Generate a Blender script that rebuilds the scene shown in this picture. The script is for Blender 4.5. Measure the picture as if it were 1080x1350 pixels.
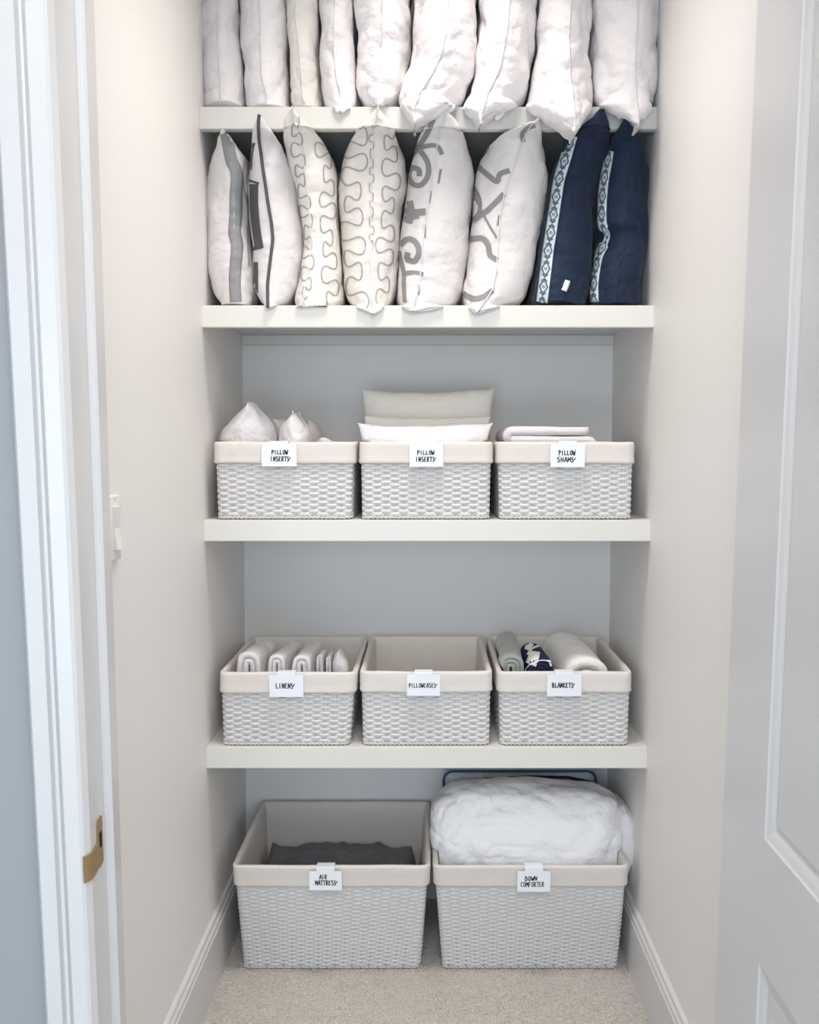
import bpy, bmesh, math, random
import numpy as np
from mathutils import Vector, Matrix, noise
from mathutils.bvhtree import BVHTree

for o in list(bpy.data.objects): bpy.data.objects.remove(o)
S = bpy.context.scene; COL = S.collection
# ------------------------------------------------------------------ camera
F = 1200.0; CX = 563.5; CY = 675.0
PITCH = math.atan(90 / F); CAM = Vector((0, -2.034, 1.2722))
cam = bpy.data.objects.new('camera', bpy.data.cameras.new('camera')); COL.objects.link(cam)
cam.data.sensor_fit = 'VERTICAL'; cam.data.sensor_height = 36; cam.data.lens = F / 1350 * 36
cam.data.shift_x = -(CX - 540) / 1350
cam.data.clip_start = .02
cam.location = CAM; cam.rotation_euler = (math.pi / 2 - PITCH, 0, 0)
S.camera = cam
cp, sp = math.cos(PITCH), math.sin(PITCH)
def ray(px, py):
    u = (px - CX) / F; v = (py - CY) / F
    return Vector((u, cp - v * sp, -sp - v * cp))
def P(px, py, y):                       # the point of the plane at depth y seen at a pixel
    d = ray(px, py); return CAM + d * ((y - CAM.y) / d.y)
# ------------------------------------------------------------------ world, lights, exposure
S.view_settings.view_transform = 'Standard'; S.view_settings.look = 'None'
S.view_settings.gamma = 1; S.view_settings.use_curve_mapping = False
S.view_settings.exposure = 0.70
w = bpy.data.worlds.new('world'); S.world = w; w.use_nodes = True
bg = w.node_tree.nodes['Background']; bg.inputs[0].default_value = (.97, .97, 1.0, 1); bg.inputs[1].default_value = .22
def area(name, loc, target, size, power, col, shape='DISK', sy=None, spread=math.pi):
    l = bpy.data.lights.new(name, 'AREA'); l.shape = shape; l.size = size
    if sy: l.size_y = sy
    l.energy = power; l.color = col; l.spread = spread
    o = bpy.data.objects.new(name, l); COL.objects.link(o); o.location = loc
    o.rotation_euler = (Vector(target) - Vector(loc)).to_track_quat('-Z', 'Y').to_euler(); return o
area('closet_ceiling_lamp', (0, -.42, 2.76), (0, -.38, 0), .4, 3.6, (1, .925, .86), spread=math.radians(90))
area('hall_fill_light', (.15, -2.3, 2.72), (0, -.3, .7), .9, 17, (1, .95, .90))  # added fill that brightens the lower shelves, no known fixture in the hall
area('window_daylight', (-.25, -3.15, 1.0), (.05, 0, .35), 1.1, 19, (.68, .84, 1), 'RECTANGLE', 1.5)

# ------------------------------------------------------------------ materials
def rgb(r, g, b):
    f = lambda c: (c / 255 / 12.92 if c / 255 <= .04045 else ((c / 255 + .055) / 1.055) ** 2.4)
    return (f(r), f(g), f(b), 1)
def mat(name, col, rough=.6, bump=None, sheen=0, metal=0, var=0, weave=None, trans=0, alpha=1, spec=.4):
    m = bpy.data.materials.new(name); m.use_nodes = True; nt = m.node_tree; b = nt.nodes['Principled BSDF']
    b.inputs['Base Color'].default_value = col; b.inputs['Roughness'].default_value = rough
    b.inputs['Metallic'].default_value = metal; b.inputs['Sheen Weight'].default_value = sheen
    b.inputs['Specular IOR Level'].default_value = spec
    b.inputs['Transmission Weight'].default_value = trans; b.inputs['Alpha'].default_value = alpha
    tc = nt.nodes.new('ShaderNodeTexCoord')
    if var:
        n = nt.nodes.new('ShaderNodeTexNoise'); n.inputs['Scale'].default_value = 6; n.inputs['Detail'].default_value = 4
        nt.links.new(tc.outputs['Object'], n.inputs['Vector'])
        mx = nt.nodes.new('ShaderNodeMix'); mx.data_type = 'RGBA'
        mx.inputs['A'].default_value = col; mx.inputs['B'].default_value = tuple(c * (1 - var) for c in col[:3]) + (1,)
        nt.links.new(n.outputs['Fac'], mx.inputs['Factor']); nt.links.new(mx.outputs['Result'], b.inputs['Base Color'])
    prev = None
    def add_bump(hsock, strength, dist):
        nonlocal prev
        bp = nt.nodes.new('ShaderNodeBump'); bp.inputs['Strength'].default_value = strength; bp.inputs['Distance'].default_value = dist
        nt.links.new(hsock, bp.inputs['Height'])
        if prev: nt.links.new(prev, bp.inputs['Normal'])
        prev = bp.outputs['Normal']
    if bump:
        for sc, st, di in bump:
            n = nt.nodes.new('ShaderNodeTexNoise'); n.inputs['Scale'].default_value = sc; n.inputs['Detail'].default_value = 5
            nt.links.new(tc.outputs['Object'], n.inputs['Vector']); add_bump(n.outputs['Fac'], st, di)
    if weave:
        for ax in ('X', 'Z'):
            wv = nt.nodes.new('ShaderNodeTexWave'); wv.bands_direction = ax; wv.inputs['Scale'].default_value = weave
            wv.inputs['Distortion'].default_value = 1.5; wv.inputs['Detail'].default_value = 1
            nt.links.new(tc.outputs['Object'], wv.inputs['Vector']); add_bump(wv.outputs['Fac'], .12, .0006)
    if prev: nt.links.new(prev, b.inputs['Normal'])
    return m
M = {}
M['wall'] = mat('wall_paint', rgb(243, 240, 237), .55, [(180, .05, .002)])
M['hall_shaded'] = mat('shade_tinted_hall_wall', rgb(164, 168, 172), .6, [(180, .05, .002)])  # the hall wall's bluish shade is put into its colour
M['ceiling'] = mat('ceiling_paint', rgb(238, 236, 232), .7)
M['shelf'] = mat('shelf_paint', rgb(226, 224, 218), .38, [(60, .03, .002)])
M['trim'] = mat('trim_paint', rgb(218, 217, 217), .3)
M['carpet'] = mat('carpet_pile', rgb(250, 241, 230), .95, [(300, 1, .012), (90, .8, .012)], sheen=.3, var=.10)
M['down'] = mat('white_down_cotton', rgb(238, 234, 235), .75, [(13, .8, .02), (40, .5, .009), (300, .1, .001)], sheen=.15)
M['comforter'] = mat('white_comforter_cotton', rgb(250, 249, 250), .75, [(9, .8, .03), (30, .5, .012)], sheen=.15)
M['cream_linen'] = mat('cream_linen', rgb(231, 226, 219), .8, [(12, .6, .02), (34, .35, .008)], weave=160)
M['white_linen'] = mat('white_linen', rgb(225, 221, 221), .8, [(12, .6, .02), (34, .35, .008)], weave=160)
M['liner'] = mat('liner_canvas', rgb(226, 219, 213), .85, [(22, .3, .008)], weave=140)
M['wicker'] = mat('white_wicker', rgb(220, 218, 217), .6, [(250, .2, .001)], var=.05)
M['grey_band'] = mat('grey_satin_band', rgb(146, 148, 150), .95, [(30, .3, .01)])
M['charcoal'] = mat('charcoal_cloth', rgb(84, 84, 88), .75, [(60, .2, .003)])
M['thread'] = mat('grey_thread', rgb(165, 164, 164), .7)
M['print'] = mat('grey_print', rgb(140, 138, 139), .8)
M['navy'] = mat('navy_velvet', rgb(10, 38, 68), .75, [(22, .7, .014), (400, .15, .001)], sheen=.08, var=.5)
M['silver'] = mat('silver_thread', rgb(196, 202, 210), .55)
M['tag'] = mat('white_plastic_label', rgb(240, 243, 248), .35)
M['ink'] = mat('black_marker', rgb(16, 16, 22), .5)
M['brass'] = mat('antique_brass', rgb(158, 130, 88), .5, metal=.25)
M['black'] = mat('dark_hollow', rgb(12, 11, 10), .8)
M['switch'] = mat('switch_plastic', rgb(240, 240, 236), .3)
M['sage'] = mat('sage_fleece', rgb(160, 166, 160), .9, [(160, .5, .004)], sheen=.4)
M['navy_knit'] = mat('navy_knit', rgb(30, 36, 74), .85, [(200, .4, .002)])
M['towel'] = mat('white_fleece', rgb(242, 238, 232), .9, [(150, .5, .004)], sheen=.3)
M['mattress'] = mat('dark_grey_vinyl', rgb(112, 110, 116), .5, [(18, .5, .02)], var=.3)
M['clear'] = mat('clear_vinyl', rgb(226, 232, 238), .25, [(14, .8, .03)], trans=.2)
M['bagblue'] = mat('blue_piping', rgb(42, 78, 122), .5)
M['bagbase'] = mat('navy_binding', rgb(26, 32, 48), .6)
def trim_mat():
    m = bpy.data.materials.new('woven_trim'); m.use_nodes = True; nt = m.node_tree; b = nt.nodes['Principled BSDF']
    b.inputs['Roughness'].default_value = .7
    uv = nt.nodes.new('ShaderNodeUVMap'); sep = nt.nodes.new('ShaderNodeSeparateXYZ'); nt.links.new(uv.outputs[0], sep.inputs[0])
    def mth(op, a, b_=None):
        n = nt.nodes.new('ShaderNodeMath'); n.operation = op
        for i, q in enumerate((a, b_)):
            if q is None: continue
            if isinstance(q, (int, float)): n.inputs[i].default_value = q
            else: nt.links.new(q, n.inputs[i])
        return n.outputs[0]
    U, V = sep.outputs[0], sep.outputs[1]
    cu = mth('ABSOLUTE', mth('SUBTRACT', U, .5))                    # 0 at the middle of the band, .5 at its edges
    def tri(per): return mth('ABSOLUTE', mth('SUBTRACT', mth('FRACT', mth('MULTIPLY', V, per)), .5))
    ring = lambda per, k, lo, hi: mth('MULTIPLY', mth('GREATER_THAN', mth('ADD', mth('MULTIPLY', tri(per), k), cu), lo), mth('LESS_THAN', mth('ADD', mth('MULTIPLY', tri(per), k), cu), hi))
    d1 = ring(1, .75, .26, .40); d2 = ring(3, .5, .07, .16)
    sm = mth('MULTIPLY', ring(3, .6, .18, .30), mth('GREATER_THAN', tri(1), .26))
    edge = mth('GREATER_THAN', cu, .455)
    f = mth('MAXIMUM', mth('MAXIMUM', d1, d2), mth('MAXIMUM', sm, edge))
    mx = nt.nodes.new('ShaderNodeMix'); mx.data_type = 'RGBA'; nt.links.new(f, mx.inputs['Factor'])
    mx.inputs['A'].default_value = rgb(205, 211, 219); mx.inputs['B'].default_value = rgb(62, 98, 112)
    nt.links.new(mx.outputs['Result'], b.inputs['Base Color']); return m
M['woven'] = trim_mat()

# ------------------------------------------------------------------ object helpers
def tag(o, label=None, cat=None, group=None, kind=None):
    for k, v in (('label', label), ('category', cat), ('group', group), ('kind', kind)):
        if v: o[k] = v
    return o
def finish(name, bm, mats, parent=None, smooth=True, loc=None):
    me = bpy.data.meshes.new(name); bmesh.ops.recalc_face_normals(bm, faces=bm.faces) if not smooth == 'keep' else None
    bm.to_mesh(me); bm.free()
    if not isinstance(mats, (list, tuple)): mats = [mats]
    for m in mats: me.materials.append(m)
    if smooth: me.polygons.foreach_set('use_smooth', [True] * len(me.polygons))
    o = bpy.data.objects.new(name, me); COL.objects.link(o)
    if loc is not None:
        loc = Vector(loc); me.transform(Matrix.Translation(-loc)); o.location = loc
    if parent: o.parent = parent; o.matrix_parent_inverse = Matrix.Translation(-parent.location)
    return o
def empty(name, loc, label, cat, group=None):
    o = bpy.data.objects.new(name, None); COL.objects.link(o); o.location = loc; o.empty_display_size = .05
    return tag(o, label, cat, group)
def box(bm, lo, hi, bev=0, mi=0):
    vs = [bm.verts.new((x, y, z)) for x in (lo[0], hi[0]) for y in (lo[1], hi[1]) for z in (lo[2], hi[2])]
    fs = [bm.faces.new([vs[i] for i in q]) for q in ((0,1,3,2),(4,6,7,5),(0,4,5,1),(2,3,7,6),(0,2,6,4),(1,5,7,3))]
    for f in fs: f.material_index = mi
    if bev:
        es = list({e for f in fs for e in f.edges}); bmesh.ops.bevel(bm, geom=es, offset=bev, segments=2, affect='EDGES', profile=.6)
    return bm
def prism(bm, bot, top, mi=0):                    # two matching 3-D outlines joined into a solid
    a = [bm.verts.new(p) for p in bot]; b = [bm.verts.new(p) for p in top]; n = len(a)
    fs = [bm.faces.new((a[i], a[(i+1) % n], b[(i+1) % n], b[i])) for i in range(n)]
    fs += [bm.faces.new(a[::-1]), bm.faces.new(b)]
    for f in fs: f.material_index = mi
def tube(bm, pts, rx, rn=None, k=8, closed=False, mi=0, up=Vector((0, 0, 1))):
    """tube along points; rx = radius (or list); rn = radius along `up` if flattened"""
    n = len(pts); rings = []
    for i, p in enumerate(pts):
        p = Vector(p)
        a = Vector(pts[(i - 1) % n]) if closed or i else p; c = Vector(pts[(i + 1) % n]) if closed or i < n - 1 else p
        t = (c - a).normalized() if (c - a).length > 1e-9 else Vector((0, 0, 1))
        s = t.cross(up);  s = s.normalized() if s.length > 1e-4 else Vector((1, 0, 0))
        u = s.cross(t).normalized(); r = rx[i] if isinstance(rx, (list, tuple)) else rx; q = (rn if rn else r)
        if isinstance(q, (list, tuple)): q = q[i]
        rings.append([bm.verts.new(p + s * math.cos(2*math.pi*j/k) * r + u * math.sin(2*math.pi*j/k) * q) for j in range(k)])
    m = n if closed else n - 1
    for i in range(m):
        A, B = rings[i], rings[(i + 1) % n]
        for j in range(k):
            f = bm.faces.new((A[j], A[(j+1) % k], B[(j+1) % k], B[j])); f.material_index = mi
    if not closed:
        for r_ in (rings[0], rings[-1]):
            f = bm.faces.new(r_); f.material_index = mi
def ridge(p, s):                                   # long creases
    v = noise.noise(p * s); return max(0, 1 - abs(v) * 2.6) ** 2
def wrinkle(bm, amp, seed, fs=(7, 16), aniso=(1, 1, 1), zmin=None, lo=None):
    bm.normal_update(); off = Vector((seed * 3.17, seed * 1.3, seed * .77)); ds = []
    for v in bm.verts:
        p = Vector((v.co.x * aniso[0], v.co.y * aniso[1], v.co.z * aniso[2])) + off
        p += Vector((noise.noise(v.co * 5 + off), noise.noise(v.co * 5 - off), 0)) * .04
        d = amp * (.9 * noise.noise(p * fs[0]) + .55 * noise.noise(p * fs[1]) - .75 * ridge(p, fs[0] * 1.1) - .4 * ridge(p + Vector((3, 1, 2)), fs[1] * 1.2) + .3)
        ds.append(v.normal * d)
    for v, d in zip(bm.verts, ds):
        v.co += d
        if zmin is not None and v.co.y > -.004 and v.co.z < zmin: v.co.z = zmin
def interp(rows, n):
    rows = sorted(rows); a = np.array(rows, float); t = np.linspace(0, 1, n)
    py = a[0, 0] + (a[-1, 0] - a[0, 0]) * (0.5 - 0.5 * np.cos(np.pi * t)) * .6 + (a[-1, 0] - a[0, 0]) * t * .4
    out = [py]
    fine = np.linspace(a[0, 0], a[-1, 0], 400)
    for c in range(1, a.shape[1]):
        f = np.interp(fine, a[:, 0], a[:, c]); g = np.concatenate(([2*f[0]-f[15:0:-1]], ), axis=1)[0] if False else None
        pad = 12; e = np.concatenate((2*f[0]-f[pad:0:-1], f, 2*f[-1]-f[-2:-pad-2:-1])); k = np.hanning(2*pad+1); k /= k.sum()
        out.append(np.interp(py, fine, np.convolve(e, k, 'valid')))
    return np.array(out).T
class Stroke:
    """cloth band, print or embroidery laid on a surface, joined to its mesh"""
    def __init__(s, src): s.t = BVHTree.FromBMesh(src)
    def lay(s, bm, pts, wpx, mi, lift=.0009, across=4, step=1.5, uvl=None, per=30):
        q = [Vector(p) for p in pts]
        # smooth resample
        dense = []
        for i in range(len(q) - 1):
            p0, p1, p2, p3 = q[max(i-1, 0)], q[i], q[i+1], q[min(i+2, len(q)-1)]
            n = max(2, int((p2 - p1).length / step))
            for j in range(n):
                t = j / n; dense.append(.5 * ((2*p1) + (p2-p0)*t + (2*p0-5*p1+4*p2-p3)*t*t + (-p0+3*p1-3*p2+p3)*t**3))
        dense.append(q[-1]); prev = None; L = 0
        for i, p in enumerate(dense):
            a = dense[max(i-1, 0)]; b = dense[min(i+1, len(dense)-1)]; d = b - a
            if d.length < 1e-6: continue
            nrm = Vector((-d.y, d.x)).normalized(); w_ = wpx(i / len(dense)) if callable(wpx) else wpx
            row = []
            for k in range(across + 1):
                x = p + nrm * (k / across - .5) * w_
                hit, no, idx, dist = s.t.ray_cast(CAM, ray(x.x, x.y).normalized())
                if hit is None: row.append(None); continue
                if no.dot(hit - CAM) > 0: no = -no
                row.append(hit + no * lift)
            if any(c is not None for c in row):
                vs = [bm.verts.new(c) if c is not None else None for c in row]
                if i: L += (p - dense[i-1]).length
                if prev:
                    for k in range(across):
                        q4 = (prev[0][k], prev[0][k+1], vs[k+1], vs[k])
                        if None in q4 or max((q4[m_].co - q4[(m_+1) % 4].co).length for m_ in range(4)) > .05: continue
                        f = bm.faces.new(q4); f.material_index = mi; f.smooth = True
                        if uvl:
                            for lp, (uu, vv) in zip(f.loops, ((k/across, prev[1]/per), ((k+1)/across, prev[1]/per), ((k+1)/across, L/per), (k/across, L/per))): lp[uvl].uv = (uu, vv)
                prev = (vs, L)
            else: prev = None

# ------------------------------------------------------------------ the closet shell
YB = .447; ZC = 2.80
shelf_px = [(140.5, 170, 262.5, 867), (402.5, 431.5, 266, 862.5), (685.5, 713.5, 270, 857), (985.5, 1013, 271.3, 854)]
SH = []
for t, b, xl, xr in shelf_px:
    SH.append((P(0, t, 0).z, P(0, b, 0).z, P(xl, (t+b)/2, 0).x, P(xr, (t+b)/2, 0).x))
zs = np.array([(s[0]+s[1])/2 for s in SH]); kl = np.polyfit(zs, [s[2] for s in SH], 1); kr = np.polyfit(zs, [s[3] for s in SH], 1)
XL = lambda z: float(np.polyval(kl, z)); XR = lambda z: float(np.polyval(kr, z))
print('walls', XL(0), XL(2.4), XR(0), XR(2.4), 'shelves', SH)
def struct(name, bm, m, smooth=False):
    return tag(finish(name, bm, m, smooth=smooth), kind='structure')
bm = bmesh.new(); box(bm, (-1.7, -3.2, -.05), (1.2, YB + .1, 0)); struct('floor', bm, M['carpet'])
bm = bmesh.new(); box(bm, (-1.7, -3.2, ZC), (1.2, YB + .1, ZC + .05)); struct('ceiling', bm, M['ceiling'])
bm = bmesh.new(); box(bm, (-.7, YB, 0), (.7, YB + .1, ZC)); struct('wall_back', bm, M['wall'])
bm = bmesh.new()
prism(bm, [(XL(0)-.1, -.745, 0), (XL(0), -.745, 0), (XL(0), YB, 0), (XL(0)-.1, YB, 0)], [(XL(ZC)-.1, -.745, ZC), (XL(ZC), -.745, ZC), (XL(ZC), YB, ZC), (XL(ZC)-.1, YB, ZC)])
struct('wall_left', bm, M['wall'])
bm = bmesh.new()
prism(bm, [(XR(0), -3.2, 0), (XR(0)+.1, -3.2, 0), (XR(0)+.1, YB, 0), (XR(0), YB, 0)], [(XR(ZC), -3.2, ZC), (XR(ZC)+.1, -3.2, ZC), (XR(ZC)+.1, YB, ZC), (XR(ZC), YB, ZC)])
struct('wall_right', bm, M['wall'])
# skirting boards with a stepped, moulded top edge
BH = .158
def skirting(name, side, X, y0, y1):
    prof = [(0, 0), (.016, 0), (.016, BH-.028), (.0135, BH-.024), (.0135, BH-.016), (.009, BH-.010), (.008, BH-.003), (.004, BH), (0, BH)]
    bm = bmesh.new(); A = [(X(z) + side * d, y0, z) for d, z in prof]; B = [(X(z) + side * d, y1, z) for d, z in prof]
    prism(bm, A, B); struct(name, bm, M['trim'])
skirting('baseboard_left', 1, XL, -.745, YB); skirting('baseboard_right', -1, XR, -.72, YB)
bm = bmesh.new(); prof = [(0, 0), (.016, 0), (.016, BH-.028), (.009, BH-.010), (.004, BH), (0, BH)]
prism(bm, [(-.48, YB - d, z) for d, z in prof], [(.48, YB - d, z) for d, z in prof]); struct('baseboard_back', bm, M['trim'])
# door frame at the left: jamb, stop, casing; slightly out of plumb as in the house
def EX(x0, x1350, y):                              # x at z for an edge running from (x0, 0) to (x1350, 1350)
    a = P(x0, 0, y); b = P(x1350, 1350, y)
    return lambda z: b.x + (a.x - b.x) * (z - b.z) / (a.z - b.z)
J_back = EX(119, 160, -.745); J_front = EX(71, 130, -.872)
def strip(bm, fns, zlo=0, zhi=ZC, n=24):
    rg = [[bm.verts.new((f(z), y, z)) for f, y in fns] for z in np.linspace(zlo, zhi, n + 1)]; m = len(fns)
    for A, B in zip(rg, rg[1:]):
        for i in range(m): bm.faces.new((A[i], A[(i+1) % m], B[(i+1) % m], B[i]))
    bm.faces.new(rg[0][::-1]); bm.faces.new(rg[-1])
jx = lambda y: (lambda z: J_front(z) + (J_back(z) - J_front(z)) * (y + .872) / .127)
off = lambda f, d: (lambda z: f(z) + d)
bm = bmesh.new()
strip(bm, [(off(jx(-.872), -.02), -.872), (jx(-.872), -.872), (jx(-.745), -.745), (off(jx(-.745), -.02), -.745)], 0, 2.12)
struct('trim_1', bm, M['trim'])                    # jamb
bm = bmesh.new()
strip(bm, [(jx(-.802), -.802), (off(jx(-.802), .008), -.802), (off(jx(-.800), .011), -.798), (off(jx(-.765), .011), -.762), (jx(-.760), -.760)], 0, 2.10)
struct('trim_2', bm, M['trim'])                    # stop
c1 = EX(36, 101, -.885); c2 = EX(24, 89, -.885); c3 = EX(-8, 65, -.885)
bm = bmesh.new()
strip(bm, [(jx(-.872), -.872), (off(J_front, -.004), -.884), (off(J_front, -.008), -.888), (off(c1, .0), -.892), (off(c1, -.001), -.887), (off(c1, -.0035), -.886),
           (off(c1, -.005), -.892), (off(c2, .004), -.893), (off(c2, .0015), -.887), (off(c2, 0), -.887), (off(c2, -.002), -.895), (off(c3, .004), -.897), (c3, -.893), (c3, -.872)], 0, 2.16)
struct('trim_3', bm, M['trim'])                    # casing
bm = bmesh.new(); box(bm, (-1.7, -.868, 0), (-.495, -.748, ZC)); struct('wall_doorway', bm, M['hall_shaded'])
bm = bmesh.new(); box(bm, (-.4945, -.868, 2.13), (XR(2.2)-.0005, -.748, ZC)); struct('wall_header', bm, M['wall'])
bm = bmesh.new(); box(bm, (-1.8, -3.2, 0), (-1.7, -.748, ZC)); struct('wall_hall', bm, M['hall_shaded'])
# ------------------------------------------------------------------ shelves
names = ['white painted shelf carrying the upright bed pillows, topmost', 'white painted shelf under the patterned and navy cushions',
         'white painted shelf under the pillow insert and sham baskets', 'white painted shelf under the linens, pillowcases and blankets baskets']
for i, (zt, zb, xl, xr) in enumerate(SH):
    g = .0004; zp = zt - .014
    root = empty('shelf', (0, 0, zb), names[i], 'shelf', 'built-in shelves across the closet')
    bm = bmesh.new()
    prism(bm, [(XL(zp)+g, .0205, zp), (XR(zp)-g, .0205, zp), (XR(zp)-g, YB-g, zp), (XL(zp)+g, YB-g, zp)], [(XL(zt)+g, .0205, zt), (XR(zt)-g, .0205, zt), (XR(zt)-g, YB-g, zt), (XL(zt)+g, YB-g, zt)])
    finish('panel', bm, M['shelf'], root, smooth=False)
    bm = bmesh.new()
    prism(bm, [(XL(zb)+g, 0, zb), (XR(zb)-g, 0, zb), (XR(zb)-g, .0205, zb), (XL(zb)+g, .0205, zb)], [(XL(zt)+g, 0, zt), (XR(zt)-g, 0, zt), (XR(zt)-g, .0205, zt), (XL(zt)+g, .0205, zt)])
    bmesh.ops.bevel(bm, geom=[e for e in bm.edges if all(abs(v.co.y) < 1e-6 for v in e.verts) and abs(e.verts[0].co.z - e.verts[1].co.z) < 1e-6], offset=.0015, segments=2, affect='EDGES')
    finish('front_nosing', bm, M['shelf'], root, smooth=False)
    bm = bmesh.new(); box(bm, (XL(zb)+.001, YB-.0195, zp-.026), (XR(zb)-.001, YB-.0005, zp-.0004), .001)      # cleat under the back edge
    if i == 1: tag(finish('shelf_cleat', bm, M['shelf'], smooth=False, loc=(0, YB-.01, zp-.026)), 'narrow white cleat on the back wall above the pillow insert baskets', 'cleat')
    else: bm.free()

# ------------------------------------------------------------------ door leaf at the right
def door():
    W_, H_, T_ = .78, 2.05, .035
    st = .158
    us = [0, st, W_ - .11, W_]
    d0 = EX(999, 942, -.72)
    zp = [(.30, .80), (P(1006, 1120, -.905).z - .0, 1.95)]
    zl = P(998, 1280, -.905).z
    zp = [(.16, zl), (P(1006, 1120, -.905).z, 1.93)]
    zs_ = [0.008, zp[0][0], zp[0][1], zp[1][0], zp[1][1], H_]
    bm = bmesh.new(); V = {}
    def v(u, z, d):
        k = (round(u, 5), round(z, 5), round(d, 5))
        if k not in V: V[k] = bm.verts.new((d, -u, z))
        return V[k]
    for i in range(3):
        for j in range(5):
            u0, u1, z0, z1 = us[i], us[i+1], zs_[j], zs_[j+1]
            if i == 1 and j in (1, 3):
                loops = [(0, 0), (.003, .0), (.006, .002), (.014, .004), (.022, .007), (.026, .0072), (.032, .0055), (.040, .0055)]
                for (a, da), (b, db) in zip(loops, loops[1:]):
                    A = [(u0+a, z0+a), (u1-a, z0+a), (u1-a, z1-a), (u0+a, z1-a)]; B = [(u0+b, z0+b), (u1-b, z0+b), (u1-b, z1-b), (u0+b, z1-b)]
                    for k in range(4):
                        q = (k+1) % 4; bm.faces.new((v(*A[k], da), v(*A[q], da), v(*B[q], db), v(*B[k], db)))
                b, db = loops[-1]; bm.faces.new((v(u0+b, z0+b, db), v(u1-b, z0+b, db), v(u1-b, z1-b, db), v(u0+b, z1-b, db)))
            else: bm.faces.new((v(u0, z0, 0), v(u1, z0, 0), v(u1, z1, 0), v(u0, z1, 0)))
    # sides and back
    for j in range(5):
        for u in (0, W_): bm.faces.new((v(u, zs_[j], 0), v(u, zs_[j+1], 0), v(u, zs_[j+1], T_), v(u, zs_[j], T_)))
    for i in range(3):
        for z in (zs_[0], H_): bm.faces.new((v(us[i], z, 0), v(us[i+1], z, 0), v(us[i+1], z, T_), v(us[i], z, T_)))
    bm.faces.new((v(0, zs_[0], T_), v(W_, zs_[0], T_), v(W_, H_, T_), v(0, H_, T_))) if False else None
    k = [v(0, z, T_) for z in zs_] + [v(u, H_, T_) for u in us[1:]] + [v(W_, z, T_) for z in zs_[::-1][1:]] + [v(u, zs_[0], T_) for u in us[::-1][1:-1]]
    bm.faces.new(k)
    zb_, zt_ = 0.0, 2.05
    o = finish('door_1', bm, M['trim'], smooth=False); tag(o, kind='structure')
    o.location = (d0(0), -.72, 0); o.rotation_euler = (0, math.atan((d0(2) - d0(0)) / 2), 0)
    print('door', d0(0), d0(2))
door()

# strike plate on the jamb
def strike():
    loc = (J_front(.42)+.001, -.845, 0)
    a = P(129, 1115, -.845)
    z0 = a.z; xj = lambda y: jx(y)(z0) + .0012
    e = empty('strike_plate', (xj(-.845), -.845, z0 - .028), 'small brass strike plate with a curved lip on the white left door jamb', 'strike plate')
    bm = bmesh.new()
    ys = [-.862, -.855, -.845, -.835, -.829]
    def slab(pts, th=.0016):                       # closed outline on the jamb face, given as (y, z)
        A = [(jx(y)(z) + .0004, y, z) for y, z in pts]; B = [(jx(y)(z) + .0004 + th, y, z) for y, z in pts]; prism(bm, A, B)
    c = -.834
    outline = []
    for cy_, cz_, a0 in ((c+.014-.004, .033-.004, 0), (c-.010+.004, .033-.004, 90), (c-.010+.004, -.033+.004, 180), (c+.014-.004, -.033+.004, 270)):
        for k in range(4):
            t = math.radians(a0 + k * 30); outline.append((cy_ + .004 * math.cos(t), z0 + cz_ + .004 * math.sin(t)))
    slab(outline); finish('plate', bm, M['brass'], e, smooth=False)
    bm = bmesh.new()
    # the lip curls round the front edge of the jamb
    pts = [(.0020, -.843), (.0024, -.855), (.0026, -.866), (.0022, -.874), (.0012, -.880), (-.001, -.885), (-.004, -.8885)]
    A = []; B = []
    zt, zb = z0 + .004, z0 - .031
    for z, L in ((zt, A), (zb, B)):
        jf = J_front(z)
        L += [(jf + d + (jx(y)(z) - jf if y > -.872 else 0), y, z) for d, y in pts]
        L += [(jf + d - .0012 + (jx(y)(z) - jf if y > -.872 else 0), y + .001, z) for d, y in reversed(pts)]
    prism(bm, B, A); finish('lip', bm, M['brass'], e, smooth=False)
    bm = bmesh.new(); box(bm, (xj(-.832)-.003, -.838, z0-.008), (xj(-.832)+.0014, -.828, z0+.014), .001); finish('latch_hole', bm, M['black'], e, smooth=False)
    bm = bmesh.new()
    for dz in (-.026, .024):
        c_ = Vector((xj(-.842) + .0012, -.842, z0 + dz)); tube(bm, [c_ - Vector((.002, 0, 0)), c_ + Vector((.0004, 0, 0))], .003, k=10, up=Vector((0, 0, 1)))
    bm.free()
strike()
# light switch on the left wall
def switch():
    y0, y1 = -.622, -.572; zt = P(150, 653, -.6).z; zb = P(152, 739, -.6).z; zm = (zt + zb) / 2; X = XL(zm)
    e = empty('light_switch', (X, (y0+y1)/2, zb), 'white rocker light switch on the left wall beside the door jamb', 'light switch')
    bm = bmesh.new(); box(bm, (X+.0005, y0, zb), (X+.007, y1, zt), .0025); finish('cover_plate', bm, M['switch'], e)
    bm = bmesh.new(); w_ = (y0+y1)/2
    prism(bm, [(X+.007, w_-.012, zm-.034), (X+.0135, w_-.012, zm-.034), (X+.0135, w_+.012, zm-.034), (X+.007, w_+.012, zm-.034)], [(X+.007, w_-.012, zm), (X+.0085, w_-.012, zm), (X+.0085, w_+.012, zm), (X+.007, w_+.012, zm)])
    prism(bm, [(X+.007, w_-.012, zm), (X+.0085, w_-.012, zm), (X+.0085, w_+.012, zm), (X+.007, w_+.012, zm)], [(X+.007, w_-.012, zm+.034), (X+.0125, w_-.012, zm+.034), (X+.0125, w_+.012, zm+.034), (X+.007, w_+.012, zm+.034)])
    finish('rocker', bm, M['switch'], e, smooth=False)
    for s in (-1, 1):
        bm = bmesh.new(); c_ = Vector((X+.0068, w_, zm + s * .048)); tube(bm, [c_, c_ + Vector((.0012, 0, 0))], .003, k=12); finish('screw', bm, M['switch'], e)
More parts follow.
